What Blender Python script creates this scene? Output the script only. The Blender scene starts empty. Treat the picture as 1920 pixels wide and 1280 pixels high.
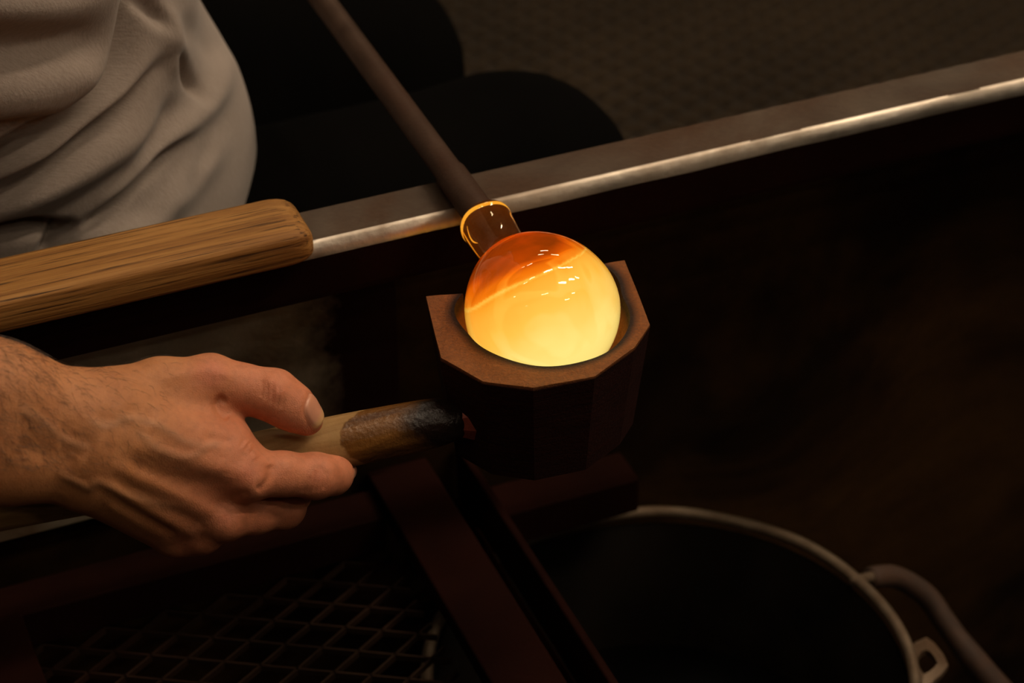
import bpy, bmesh, math, random
import numpy as np
from mathutils import Vector, Matrix

random.seed(4)
RNG = np.random.default_rng(7)
scene = bpy.context.scene
col = scene.collection

# ------------------------------------------------------------------ camera
PITCH, YAW, FPX, DIST = math.radians(36), math.radians(23), 4400.0, 1.1
FW = np.array([0, math.cos(PITCH), -math.sin(PITCH)])
UP = np.array([0, math.sin(PITCH), math.cos(PITCH)])
RT = np.array([1.0, 0, 0])
BASE = np.array([0, 0, 0.78])                       # centre of the block's rim
CAM = BASE - DIST * FW - RT * 65 / FPX * DIST - UP * 55 / FPX * DIST
U = np.array([math.cos(YAW), math.sin(YAW), 0])     # along the bench rail
V = np.array([-math.sin(YAW), math.cos(YAW), 0])    # across the bench, away from the viewer

cam_data = bpy.data.cameras.new('camera')
cam = bpy.data.objects.new('camera', cam_data)
col.objects.link(cam)
cam.location = CAM
cam.rotation_euler = (math.radians(90) - PITCH, 0, 0)
cam_data.sensor_width = 36
cam_data.lens = FPX / 1920 * 36
cam_data.clip_start = 0.05
cam_data.dof.use_dof = True
cam_data.dof.focus_distance = 1.085
cam_data.dof.aperture_fstop = 8.0
scene.camera = cam

# ------------------------------------------------------------------ world, exposure
world = bpy.data.worlds.new('world')
scene.world = world
world.use_nodes = True
world.node_tree.nodes['Background'].inputs[0].default_value = (1.0, 0.72, 0.45, 1)
world.node_tree.nodes['Background'].inputs[1].default_value = 0.002
vs = scene.view_settings
vs.view_transform = 'Standard'
vs.look = 'None'
vs.gamma = 1
vs.exposure = 0.0
vs.use_curve_mapping = False
scene.cycles.use_denoising = True
LAMP_POWER = {'key': 74.0, 'mid': 42.0, 'low': 24.0, 'dim': 25.0}
LAMP_COLOR = (1.0, 0.80, 0.58, 1)
scene.cycles.max_bounces = 8
scene.cycles.diffuse_bounces = 3
scene.cycles.transmission_bounces = 8

# ------------------------------------------------------------------ geometry helpers
def loc(u, v, z):
    """bench coordinates (mm along the rail, mm across it, metres up) -> world"""
    return BASE * np.array([1, 1, 0]) + U * u / 1000 + V * v / 1000 + np.array([0, 0, z])

def ray(px, py):
    return FW + RT * (px - 960) / FPX + UP * (640 - py) / FPX

def cc(px, py, depth):
    """camera-aligned millimetres (right, up, toward viewer) of a photo point at a depth in m"""
    return np.array([(px - 960) / FPX * depth, (640 - py) / FPX * depth, -depth]) * 1000

def cc2w(p):
    p = np.asarray(p, float) / 1000
    return CAM + p[..., 0:1] * RT + p[..., 1:2] * UP - p[..., 2:3] * FW

def w2cc(p):
    d = np.asarray(p, float) - CAM
    return np.stack([d @ RT, d @ UP, -(d @ FW)], -1) * 1000

def obj(name, me, mat=None, parent=None):
    o = bpy.data.objects.new(name, me)
    col.objects.link(o)
    if mat is not None and not me.materials:
        me.materials.append(mat)
    if parent is not None:
        o.parent = parent
        o.matrix_parent_inverse = parent.matrix_world.inverted()
    return o

def empty(name, p):
    o = bpy.data.objects.new(name, None)
    col.objects.link(o)
    o.location = p
    o.empty_display_size = 0.05
    o.matrix_world = Matrix.Translation(Vector(p))
    return o

def tag(o, label=None, cat=None, group=None, kind=None):
    if label: o['label'] = label
    if cat: o['category'] = cat
    if group: o['group'] = group
    if kind: o['kind'] = kind
    return o

def mesh(name, verts, faces, smooth=False):
    me = bpy.data.meshes.new(name)
    me.from_pydata([tuple(map(float, q)) for q in verts], [], [tuple(map(int, f)) for f in faces])
    me.validate()
    if smooth:
        me.polygons.foreach_set('use_smooth', [True] * len(me.polygons))
    me.update()
    return me

def from_bm(name, bm, smooth=False):
    me = bpy.data.meshes.new(name)
    bmesh.ops.recalc_face_normals(bm, faces=bm.faces[:])
    bm.to_mesh(me)
    bm.free()
    if smooth:
        me.polygons.foreach_set('use_smooth', [True] * len(me.polygons))
    return me

def bench_box(bm, u0, u1, v0, v1, z0, z1, bevel=0.0):
    """a box aligned with the bench; mm, mm, metres; bevel in metres"""
    vs_ = [bm.verts.new(loc(a, b, c)) for c in (z0, z1) for b in (v0, v1) for a in (u0, u1)]
    fs = [bm.faces.new([vs_[i] for i in f]) for f in
          ((0, 2, 3, 1), (4, 5, 7, 6), (0, 1, 5, 4), (2, 6, 7, 3), (0, 4, 6, 2), (1, 3, 7, 5))]
    if bevel:
        es = list({e for f in fs for e in f.edges})
        bmesh.ops.bevel(bm, geom=es, offset=bevel, segments=3, profile=0.5, affect='EDGES')

def sweep(bm, profile, stations, close_ends=True):
    """profile: list of (v mm, z m); stations: list of (u, dv, dz, scale_v, scale_z, cv, cz)"""
    rings = []
    for (u_, sv, sz, cv, cz) in stations:
        rings.append([bm.verts.new(loc(u_, cv + (a - cv) * sv, cz + (b - cz) * sz)) for a, b in profile])
    n = len(profile)
    for i in range(len(rings) - 1):
        for j in range(n):
            bm.faces.new((rings[i][j], rings[i][(j + 1) % n], rings[i + 1][(j + 1) % n], rings[i + 1][j]))
    if close_ends:
        bm.faces.new(rings[0][::-1]); bm.faces.new(rings[-1])
    return rings

def lathe(name, origin, axis, prof, seg=64, close=True, smooth=True):
    axis = np.array(axis, float) / np.linalg.norm(axis)
    h = np.array([0, 0, 1.0]) if abs(axis[2]) < .9 else np.array([1.0, 0, 0])
    e1 = np.cross(axis, h); e1 /= np.linalg.norm(e1)
    e2 = np.cross(axis, e1)
    verts, faces = [], []
    for s, r in prof:
        for k in range(seg):
            a = 2 * math.pi * k / seg
            verts.append(origin + axis * s + (e1 * math.cos(a) + e2 * math.sin(a)) * r)
    n = len(prof)
    rng = range(n - 1) if not close else range(n - 1)
    for i in rng:
        for k in range(seg):
            k2 = (k + 1) % seg
            faces.append((i * seg + k, i * seg + k2, (i + 1) * seg + k2, (i + 1) * seg + k))
    if close:
        faces.append(tuple(range(seg))[::-1])
        faces.append(tuple((n - 1) * seg + k for k in range(seg)))
    me = mesh(name, verts, faces, smooth)
    bm = bmesh.new(); bm.from_mesh(me)
    bmesh.ops.remove_doubles(bm, verts=bm.verts[:], dist=1e-6)
    bmesh.ops.recalc_face_normals(bm, faces=bm.faces[:])
    bm.to_mesh(me); bm.free()
    if smooth:
        me.polygons.foreach_set('use_smooth', [True] * len(me.polygons))
    return me

def spline(ctrl, n):
    """Catmull-Rom through control rows"""
    c = np.array(ctrl, float)
    c = np.vstack([2 * c[0] - c[1], c, 2 * c[-1] - c[-2]])
    m = len(c) - 3
    out = []
    for i in range(n):
        t = i / (n - 1) * m
        k = min(int(t), m - 1); f = t - k
        p0, p1, p2, p3 = c[k:k + 4]
        out.append(0.5 * ((2 * p1) + (-p0 + p2) * f + (2 * p0 - 5 * p1 + 4 * p2 - p3) * f * f + (-p0 + 3 * p1 - 3 * p2 + p3) * f ** 3))
    return np.array(out)

def tube(bm, pts, r, seg=10, close=False):
    pts = np.array(pts, float)
    n = len(pts)
    rr = np.full(n, r) if np.isscalar(r) else np.array(r)
    tang = np.gradient(pts, axis=0)
    if close:
        tang = np.roll(pts, -1, 0) - np.roll(pts, 1, 0)
    tang /= np.linalg.norm(tang, axis=1)[:, None]
    nrm = np.cross(tang[0], [0, 0, 1.0])
    if np.linalg.norm(nrm) < 1e-3: nrm = np.cross(tang[0], [1.0, 0, 0])
    rings = []
    for i in range(n):
        nrm = nrm - tang[i] * (nrm @ tang[i]); nrm /= np.linalg.norm(nrm)
        b = np.cross(tang[i], nrm)
        rings.append([bm.verts.new(pts[i] + rr[i] * (nrm * math.cos(2 * math.pi * k / seg) + b * math.sin(2 * math.pi * k / seg))) for k in range(seg)])
    for i in range(n if close else n - 1):
        a, b_ = rings[i], rings[(i + 1) % n]
        for k in range(seg):
            bm.faces.new((a[k], a[(k + 1) % seg], b_[(k + 1) % seg], b_[k]))
    if not close:
        bm.faces.new(rings[0][::-1]); bm.faces.new(rings[-1])

# ------------------------------------------------------------------ implicit surfaces (body, cloth, hot core)
class Field:
    """signed distance on a rectilinear grid, turned into quads by surface nets"""
    def __init__(self, xs, ys, zs):
        self.ax = [np.asarray(a, np.float32) for a in (xs, ys, zs)]
        self.shape = tuple(len(a) for a in self.ax)
    def blank(self):
        return np.full(self.shape, 60.0, np.float32)
    def box(self, lo, hi):
        return tuple(slice(max(0, int(np.searchsorted(a, l)) - 1), int(np.searchsorted(a, h)) + 1) for a, l, h in zip(self.ax, lo, hi))
    def coords(self, sl):
        return np.meshgrid(*[a[s] for a, s in zip(self.ax, sl)], indexing='ij', sparse=True)
    def cone(self, D, a, b, r1, r2, k, flat=None, margin=12):
        a = np.asarray(a, np.float32); b = np.asarray(b, np.float32)
        R = max(r1, r2) * (1 if flat is None else max(1, max(flat))) + margin + k
        sl = self.box(np.minimum(a, b) - R, np.maximum(a, b) + R)
        X, Y, Z = self.coords(sl)
        if X.size == 0 or Y.size == 0 or Z.size == 0: return
        f = (1, 1, 1) if flat is None else flat
        ba = (b - a) / np.array(f, np.float32)
        px, py, pz = (X - a[0]) / f[0], (Y - a[1]) / f[1], (Z - a[2]) / f[2]
        L2 = float(ba @ ba) + 1e-6
        t = np.clip((px * ba[0] + py * ba[1] + pz * ba[2]) / L2, 0, 1)
        d = np.sqrt((px - t * ba[0]) ** 2 + (py - t * ba[1]) ** 2 + (pz - t * ba[2]) ** 2) - (r1 + (r2 - r1) * t)
        d = d * min(f)
        D[sl] = smin(D[sl], d.astype(np.float32), k)
    def mesh(self, D):
        S = D < 0
        c = [S[i:S.shape[0] - 1 + i, j:S.shape[1] - 1 + j, k:S.shape[2] - 1 + k] for i in (0, 1) for j in (0, 1) for k in (0, 1)]
        anyi = c[0].copy(); alli = c[0].copy()
        for q in c[1:]:
            anyi |= q; alli &= q
        act = anyi & ~alli
        idx = np.full(act.shape, -1, np.int64)
        I = np.argwhere(act)
        idx[act] = np.arange(len(I))
        P = np.zeros((len(I), 3)); cnt = np.zeros(len(I))
        off = [(0, 0, 0), (1, 0, 0), (0, 1, 0), (0, 0, 1), (1, 1, 0), (1, 0, 1), (0, 1, 1), (1, 1, 1)]
        edges = [(a, b) for a in off for b in off if sum(b) - sum(a) == 1 and sum(abs(x - y) for x, y in zip(a, b)) == 1]
        for a, b in edges:
            ia = I + a; ib = I + b
            da = D[ia[:, 0], ia[:, 1], ia[:, 2]]; db = D[ib[:, 0], ib[:, 1], ib[:, 2]]
            m = (da < 0) != (db < 0)
            t = np.where(m, da / np.where(m, da - db, 1), 0)
            pa = np.stack([self.ax[q][ia[:, q]] for q in range(3)], 1)
            pb = np.stack([self.ax[q][ib[:, q]] for q in range(3)], 1)
            P[m] += (pa + (pb - pa) * t[:, None])[m]; cnt[m] += 1
        P /= cnt[:, None]
        quads = []
        for ax in range(3):
            o1, o2 = [(1, 2), (2, 0), (0, 1)][ax]
            sl0 = [slice(None)] * 3; sl1 = [slice(None)] * 3
            sl0[ax] = slice(0, -1); sl1[ax] = slice(1, None)
            a = S[tuple(sl0)]; b = S[tuple(sl1)]
            E = np.argwhere(a != b)
            E = E[(E[:, o1] > 0) & (E[:, o2] > 0) & (E[:, o1] < self.shape[o1] - 1) & (E[:, o2] < self.shape[o2] - 1)]
            ins = a[E[:, 0], E[:, 1], E[:, 2]]
            d1 = np.zeros(3, int); d1[o1] = 1
            d2 = np.zeros(3, int); d2[o2] = 1
            q = [idx[tuple((E - x).T)] for x in (d1 * 0, d1, d1 + d2, d2)]
            Q = np.stack(q, 1)
            Q[~ins] = Q[~ins][:, ::-1]
            quads.append(Q)
        Q = np.vstack(quads)
        used = np.unique(Q); re_ = np.full(len(P), -1); re_[used] = np.arange(len(used))
        P = P[used]; Q = re_[Q]
        lab = np.arange(len(P))                      # keep the largest connected piece
        while True:
            m = lab[Q].min(1); new = lab.copy()
            for k in range(4): np.minimum.at(new, Q[:, k], m)
            new = new[new]
            if (new == lab).all(): break
            lab = new
        v_, c_ = np.unique(lab, return_counts=True); keep = lab == v_[c_.argmax()]
        re_ = np.full(len(P), -1); re_[keep] = np.arange(keep.sum())
        return P[keep], re_[Q[keep[Q[:, 0]]]]

def smin(a, b, k):
    if k <= 0: return np.minimum(a, b)
    h = np.maximum(k - np.abs(a - b), 0) / k
    return np.minimum(a, b) - h * h * k * 0.25

def smax(a, b, k):
    return -smin(-a, -b, k)

def grow(a, b, s0, s1, ratio=1.12):
    """grid positions from a to b whose step grows from s0 to s1"""
    out = [a]; s = s0; sg = 1 if b > a else -1
    while (b - out[-1]) * sg > 0:
        s = min(s * ratio, s1); out.append(out[-1] + sg * s)
    return np.array(out[1:])

def vnormals(P, Q):
    n = np.cross(P[Q[:, 2]] - P[Q[:, 0]], P[Q[:, 3]] - P[Q[:, 1]])
    N = np.zeros_like(P)
    for k in range(4):
        np.add.at(N, Q[:, k], n)
    return N / (np.linalg.norm(N, axis=1)[:, None] + 1e-12)

def relax(P, Q, it, lam=0.5):
    for _ in range(it):
        S = np.zeros_like(P); c = np.zeros(len(P))
        for k in range(4):
            a, b = Q[:, k], Q[:, (k + 1) % 4]
            np.add.at(S, a, P[b]); np.add.at(c, a, 1)
            np.add.at(S, b, P[a]); np.add.at(c, b, 1)
        P = P + lam * (S / c[:, None] - P)
    return P

def to_px(P):
    return np.stack([960 + FPX * P[:, 0] / -P[:, 2], 640 - FPX * P[:, 1] / -P[:, 2]], 1)

def dpoly(q, poly):
    """distance of points q to a polyline, and position 0..1 along it"""
    poly = np.array(poly, float)
    best = np.full(len(q), 1e9); tt = np.zeros(len(q))
    seg = np.linalg.norm(np.diff(poly, axis=0), axis=1); cum = np.concatenate([[0], np.cumsum(seg)]); tot = cum[-1]
    for i in range(len(poly) - 1):
        a, b = poly[i], poly[i + 1]
        ba = b - a
        t = np.clip(((q - a) @ ba) / (ba @ ba + 1e-9), 0, 1)
        d = np.linalg.norm(q - a - t[:, None] * ba, axis=1)
        m = d < best
        best[m] = d[m]; tt[m] = ((cum[i] + t * seg[i]) / tot)[m]
    return best, tt

def sstep(x, a, b):
    t = np.clip((x - a) / (b - a), 0, 1)
    return t * t * (3 - 2 * t)

def fast_mesh(name, P, Q, smooth=True):
    me = bpy.data.meshes.new(name)
    me.vertices.add(len(P)); me.vertices.foreach_set('co', np.asarray(P, np.float32).ravel())
    me.loops.add(Q.size); me.loops.foreach_set('vertex_index', Q.astype(np.int32).ravel())
    me.polygons.add(len(Q))
    me.polygons.foreach_set('loop_start', np.arange(0, Q.size, 4, dtype=np.int32))
    me.polygons.foreach_set('loop_total', np.full(len(Q), 4, np.int32))
    me.update(calc_edges=True)
    me.polygons.foreach_set('use_smooth', [smooth] * len(Q))
    return me

def attr(me, name, vals):
    a = me.attributes.new(name, 'FLOAT', 'POINT')
    a.data.foreach_set('value', np.asarray(vals, np.float32))

# ------------------------------------------------------------------ material helpers
class NT:
    def __init__(self, name):
        self.m = bpy.data.materials.new(name); self.m.use_nodes = True
        self.t = self.m.node_tree
        self.b = self.t.nodes['Principled BSDF']; self.o = self.t.nodes['Material Output']
    def n(self, kind, **kw):
        nd = self.t.nodes.new('ShaderNode' + kind)
        for k, v_ in kw.items():
            if k in nd.inputs: self.put(nd.inputs[k], v_)
            else: setattr(nd, k, v_)
        return nd
    def put(self, sock, v_):
        if hasattr(v_, 'bl_idname') and hasattr(v_, 'is_linked'): self.t.links.new(v_, sock)
        else:
            if sock.type == 'RGBA' and len(v_) == 3: v_ = (*v_, 1)
            sock.default_value = v_
    def set(self, **kw):
        for k, v_ in kw.items(): self.put(self.b.inputs[k.replace('_', ' ')], v_)
    def coord(self, kind='Object', scale=(1, 1, 1), rot=(0, 0, 0), space=None):
        tc = self.n('TexCoord')
        mp = self.n('Mapping'); self.t.links.new(tc.outputs[kind], mp.inputs[0])
        mp.inputs['Rotation'].default_value = rot
        m2 = self.n('Mapping'); self.t.links.new(mp.outputs[0], m2.inputs[0])
        m2.inputs['Scale'].default_value = scale
        return m2.outputs[0]
    def noise(self, vec, scale, detail=4, rough=.55, dist=0):
        nd = self.n('TexNoise', Scale=scale, Detail=detail, Roughness=rough, Distortion=dist)
        self.t.links.new(vec, nd.inputs['Vector']); return nd.outputs[0]
    def ramp(self, fac, stops, interp='LINEAR'):
        nd = self.n('ValToRGB'); cr = nd.color_ramp; cr.interpolation = interp
        while len(cr.elements) < len(stops): cr.elements.new(0.5)
        for e, (p, c) in zip(cr.elements, stops):
            e.position = p; e.color = (*c, 1) if len(c) == 3 else c
        self.t.links.new(fac, nd.inputs[0]); return nd.outputs[0]
    def mix(self, fac, a, b, mode='MIX'):
        nd = self.n('Mix', data_type='RGBA', blend_type=mode)
        self.put(nd.inputs[0], fac); self.put(nd.inputs[6], a); self.put(nd.inputs[7], b)
        return nd.outputs[2]
    def math(self, op, a, b=0.0, c=0.0):
        nd = self.n('Math', operation=op)
        for s, q in zip(nd.inputs, (a, b, c)): self.put(s, q)
        return nd.outputs[0]
    def bump(self, h, dist=.001, strength=.5, normal=None):
        nd = self.n('Bump', Strength=strength, Distance=dist)
        self.t.links.new(h, nd.inputs['Height'])
        if normal is not None: self.t.links.new(normal, nd.inputs['Normal'])
        self.t.links.new(nd.outputs[0], self.b.inputs['Normal']); return nd.outputs[0]
    def attr(self, name):
        return self.n('Attribute', attribute_name=name).outputs['Fac']

GREY = lambda x: (x, x, x)
M = {}

def wood_mat(name, dark, mid, light, rot, scale=1.0, rough=.6, crack=True):
    k = NT(name)
    c = k.coord('Object', (4 * scale, 110 * scale, 110 * scale), rot)
    base = k.noise(c, 1.6, 6, .62, .25)
    colr = k.ramp(base, [(.25, dark), (.48, mid), (.75, light)])
    c2 = k.coord('Object', (7 * scale, 330 * scale, 330 * scale), rot)
    fine = k.noise(c2, 2.0, 4, .6, .15)
    pores = k.ramp(fine, [(.36, GREY(0)), (.46, GREY(1))])
    colr = k.mix(k.math('MULTIPLY_ADD', pores, -.85, .85), colr, tuple(x * .25 for x in dark))
    ck = k.ramp(k.noise(k.coord('Object', (2.2 * scale, 120 * scale, 120 * scale), rot), 2.3, 5, .55, .5), [(.30, GREY(1)), (.36, GREY(0))])
    colr = k.mix(k.math('MULTIPLY', ck, .8), colr, tuple(x * .2 for x in dark))
    k.set(Base_Color=colr, Roughness=rough)
    k.b.inputs['Specular IOR Level'].default_value = .25
    k.bump(k.math('ADD', fine, k.math('MULTIPLY', base, .6)), .0012, .55)
    return k.m

def steel_mat(name, dark, light, rust, rough=(.35, .6), rust_amt=.5, metallic=.85, scale=1.0, spec=.12):
    k = NT(name)
    c = k.coord('Object')
    a = k.noise(c, 22 * scale, 6, .6, .4)
    b = k.noise(c, 7 * scale, 5, .6, .8)
    f = k.noise(c, 300 * scale, 3, .6)
    base = k.ramp(a, [(.3, dark), (.7, light)])
    rm = k.ramp(b, [(.5 - rust_amt * .25, GREY(0)), (.75 - rust_amt * .2, GREY(1))])
    colr = k.mix(rm, base, k.mix(f, rust, tuple(x * .5 for x in rust)))
    k.set(Base_Color=colr, Metallic=k.math('MULTIPLY_ADD', rm, -metallic, metallic),
          Roughness=k.math('MULTIPLY_ADD', a, rough[1] - rough[0], rough[0]))
    k.b.inputs['Specular IOR Level'].default_value = spec
    k.bump(k.math('ADD', f, a), .0006, .4)
    return k.m

def stain_shield(m):
    """dark red heat scale creeping in from the shield's free end"""
    t = m.node_tree; b = t.nodes['Principled BSDF']; k = NT.__new__(NT); k.m, k.t, k.b = m, t, b
    c = k.coord('Object', (1, 1, 1), (0, 0, -YAW))
    sx = k.n('SeparateXYZ'); t.links.new(c, sx.inputs[0])
    e = k.math('ADD', sx.outputs[0], k.math('MULTIPLY', k.math('SUBTRACT', k.noise(c, 24, 4, .55), .5), .07))
    e = k.math('ADD', e, k.math('MULTIPLY', k.math('SUBTRACT', k.noise(c, 160, 3), .5), .02))
    mask = k.ramp(k.math('MULTIPLY_ADD', e, 6.0, 1.0), [(.50, GREY(0)), (.68, GREY(1))])
    old = b.inputs['Base Color'].links[0].from_socket
    k.set(Base_Color=k.mix(mask, old, (.020, .006, .004)))

RZ = (0, 0, -YAW)
M['cap_wood'] = wood_mat('oiled_oak', (.11, .040, .010), (.29, .130, .032), (.47, .24, .068), RZ)
M['rail_steel'] = steel_mat('worn_rail_steel', (.055, .040, .030), (.12, .092, .068), (.075, .036, .018), (.5, .7), .5, .35)
M['rail_edge'] = steel_mat('polished_rail_edge', (.36, .31, .25), (.58, .52, .44), (.24, .16, .10), (.26, .46), .35, .92)
M['dark_steel'] = steel_mat('heat_scaled_steel', (.035, .028, .020), (.075, .060, .042), (.075, .035, .014), (.45, .7), .5, .6)
M['shield_steel'] = steel_mat('grey_shield_steel', (.22, .19, .14), (.38, .32, .24), (.17, .09, .04), (.5, .7), .45, .2)
M['worn_lit_edge'] = steel_mat('worn_edge_highlight', (.35, .27, .2), (.6, .48, .36), (.22, .13, .07), (.45, .6), .4, .15)  # pale colour carries the edge highlight on top of the wear
M['rust_and_shade_steel'] = steel_mat('rusted_shaded_iron', (.005, .0014, .0008), (.011, .0028, .0017), (.018, .0045, .0024), (.7, .9), .8, .1, 1.0, .04)
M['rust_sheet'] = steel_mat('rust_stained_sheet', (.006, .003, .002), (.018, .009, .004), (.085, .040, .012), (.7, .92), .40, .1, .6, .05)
M['pipe_steel'] = steel_mat('oxidised_pipe_steel', (.060, .036, .025), (.105, .066, .047), (.065, .032, .02), (.45, .65), .4, .55, 2)
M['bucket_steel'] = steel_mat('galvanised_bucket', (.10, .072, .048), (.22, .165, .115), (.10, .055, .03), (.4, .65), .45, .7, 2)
M['bucket_dark'] = steel_mat('shaded_bucket_steel', (.002, .0017, .0013), (.006, .0045, .0032), (.006, .0035, .002), (.7, .9), .4, .1, 1.0, .04)  # bucket body darkened in colour for the shade inside it
M['mesh_steel'] = steel_mat('dark_mesh_steel', (.012, .007, .004), (.03, .016, .009), (.03, .012, .006), (.5, .7), .5, .6)

k = NT('floor_plate'); c = k.coord()
k.set(Base_Color=k.ramp(k.noise(c, 5, 5), [(.3, (.009, .0056, .0027)), (.7, (.016, .010, .0048))]), Roughness=.75); M['floor'] = k.m
k = NT('floor_strand'); c = k.coord()
k.set(Base_Color=k.ramp(k.noise(c, 5, 5), [(.3, (.040, .025, .012)), (.7, (.062, .039, .019))]), Roughness=.65, Metallic=.2); M['strand'] = k.m
k = NT('room_wall'); k.set(Base_Color=(.05, .04, .032), Roughness=.9); M['wall'] = k.m

k = NT('shirt_cotton'); c = k.coord()
n1 = k.noise(c, 12, 4); n2 = k.noise(c, 900, 2); n3 = k.noise(k.coord('Object', (1, 6, 1)), 260, 2)
k.set(Base_Color=k.mix(.35, k.ramp(n1, [(.3, (.29, .238, .202)), (.7, (.37, .308, .265))]), k.ramp(n3, [(.3, (.23, .182, .155)), (.7, (.40, .33, .287))])), Roughness=.95)
k.b.inputs['Sheen Weight'].default_value = .15
k.b.inputs['Specular IOR Level'].default_value = .15
k.bump(k.math('ADD', n2, n3), .0006, .35); M['shirt'] = k.m

k = NT('trouser_cloth'); c = k.coord()
k.set(Base_Color=k.ramp(k.noise(c, 9, 4), [(.3, (.0010, .0009, .0008)), (.7, (.0024, .002, .0016))]), Roughness=.95)
k.b.inputs['Specular IOR Level'].default_value = .04
k.bump(k.noise(c, 500, 3), .0006, .4); M['trousers'] = k.m
k = NT('shoe_leather'); k.set(Base_Color=(.02, .014, .01), Roughness=.5); M['shoe'] = k.m
k = NT('teal_cloth'); c = k.coord(); k.set(Base_Color=k.ramp(k.noise(c, 60, 3), [(.3, (.025, .08, .08)), (.7, (.045, .12, .115))]), Roughness=.9); M['teal'] = k.m

# skin: tan forearm, pinker fingers and knuckles; nails set off by an attribute
k = NT('skin'); c = k.coord()
red = k.attr('red'); nail = k.attr('nail'); vein = k.attr('vein')
n1 = k.noise(c, 55, 4, .6); n2 = k.noise(c, 320, 4, .6); n3 = k.noise(c, 1500, 2, .6)
tan = k.ramp(n1, [(.3, (.44, .170, .062)), (.7, (.54, .225, .088))])
pink = k.ramp(n1, [(.3, (.55, .170, .088)), (.7, (.64, .225, .125))])
sk = k.mix(red, tan, pink)
sk = k.mix(k.math('MULTIPLY', k.ramp(n2, [(.35, GREY(1)), (.55, GREY(0))]), .28), sk, (.30, .11, .05))
sk = k.mix(k.math('MULTIPLY', vein, .35), sk, (.27, .15, .085))
nm = k.ramp(nail, [(.45, GREY(0)), (.55, GREY(1))])
nedge = k.ramp(nail, [(.40, GREY(0)), (.47, GREY(1)), (.55, GREY(0))])
sk = k.mix(nm, sk, k.ramp(k.attr('nailtip'), [(.6, (.58, .26, .16)), (.85, (.64, .38, .17))]))
sk = k.mix(k.math('MULTIPLY', nedge, .45), sk, (.36, .12, .06))
k.set(Base_Color=sk, Roughness=k.math('MULTIPLY_ADD', nm, -.2, .52))
k.b.inputs['Subsurface Weight'].default_value = .12
k.b.inputs['Subsurface Radius'].default_value = (.9, .35, .2)
k.b.inputs['Subsurface Scale'].default_value = .004
k.b.inputs['Specular IOR Level'].default_value = .38
cv = k.n('TexVoronoi', feature='DISTANCE_TO_EDGE', Scale=900.0); k.t.links.new(k.coord('Object', (1, 1.7, 1)), cv.inputs['Vector'])
cre = k.math('MINIMUM', cv.outputs['Distance'], .25)
nb = k.math('SUBTRACT', 1.0, nm)
k.bump(k.math('MULTIPLY', nb, k.math('ADD', k.math('MULTIPLY', n2, .55), k.math('ADD', k.math('MULTIPLY', n3, .3), k.math('MULTIPLY', cre, 1.3)))), .0006, .45)
M['skin'] = k.m
k = NT('body_hair'); k.set(Base_Color=(.05, .022, .012), Roughness=.6); M['hair'] = k.m

# cherry block: end grain with a charred band round the cavity, wet sides darkened further in colour for shade
k = NT('cherry_block'); c = k.coord()
char = k.attr('char'); side = k.attr('side')
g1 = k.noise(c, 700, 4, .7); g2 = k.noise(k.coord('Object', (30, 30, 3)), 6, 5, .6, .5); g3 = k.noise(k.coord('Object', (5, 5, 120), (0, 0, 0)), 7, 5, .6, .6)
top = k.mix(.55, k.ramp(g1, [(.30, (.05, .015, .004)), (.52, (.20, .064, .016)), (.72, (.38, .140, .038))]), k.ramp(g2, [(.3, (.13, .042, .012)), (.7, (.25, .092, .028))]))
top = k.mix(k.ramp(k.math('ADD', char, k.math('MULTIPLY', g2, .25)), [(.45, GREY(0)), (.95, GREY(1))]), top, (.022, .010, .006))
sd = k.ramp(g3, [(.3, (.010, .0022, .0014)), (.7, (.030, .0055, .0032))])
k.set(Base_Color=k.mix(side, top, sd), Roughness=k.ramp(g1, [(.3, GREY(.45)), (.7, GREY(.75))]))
k.b.inputs['Specular IOR Level'].default_value = .2
k.bump(k.math('ADD', g1, k.math('MULTIPLY', g3, .5)), .0009, .7); M['block'] = k.m

# handle: pale dry wood, dark soaked end with a ragged edge
k = NT('handle_wood'); c = k.coord()
t_ = k.attr('along')
g1 = k.noise(k.coord('Object', (8, 90, 90), RZ), 2.2, 5, .6, .5); g2 = k.noise(c, 75, 4, .6); g3 = k.noise(c, 22, 3, .5)
dry = k.ramp(g1, [(.28, (.20, .105, .034)), (.55, (.30, .17, .062)), (.8, (.38, .225, .09))])
wetc = k.ramp(g1, [(.3, (.06, .022, .005)), (.7, (.19, .080, .018))])
tw = k.math('ADD', t_, k.math('ADD', k.math('MULTIPLY_ADD', g2, .10, -.05), k.math('MULTIPLY_ADD', g3, .16, -.08)))
wet = k.ramp(tw, [(.495, GREY(0)), (.505, GREY(1))])
blk = k.ramp(tw, [(.72, GREY(0)), (.82, GREY(1))])
cc_ = k.mix(blk, k.mix(wet, dry, wetc), (.012, .006, .004))
k.set(Base_Color=cc_, Roughness=k.math('MULTIPLY_ADD', wet, -.40, .68))
k.b.inputs['Specular IOR Level'].default_value = .22
k.bump(k.math('ADD', k.math('MULTIPLY', g1, .5), k.math('MULTIPLY', k.noise(c, 420, 3), k.math('MULTIPLY_ADD', wet, 1.0, .6))), .0008, .45); M['handle'] = k.m
k = NT('red_lit_tenon'); c = k.coord(); k.set(Base_Color=k.ramp(k.noise(c, 300, 3), [(.3, (.16, .025, .012)), (.7, (.26, .045, .02))]), Roughness=.6); M['tenon'] = k.m  # red light on this facet is put into the base colour
k = NT('quench_water'); k.set(Base_Color=(.004, .004, .004), Roughness=.08); M['water'] = k.m
k = NT('bail_grip'); c = k.coord(); k.set(Base_Color=k.ramp(k.noise(c, 80, 3), [(.3, (.022, .009, .0035)), (.7, (.05, .020, .008))]), Roughness=.75); M['grip'] = k.m

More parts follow.
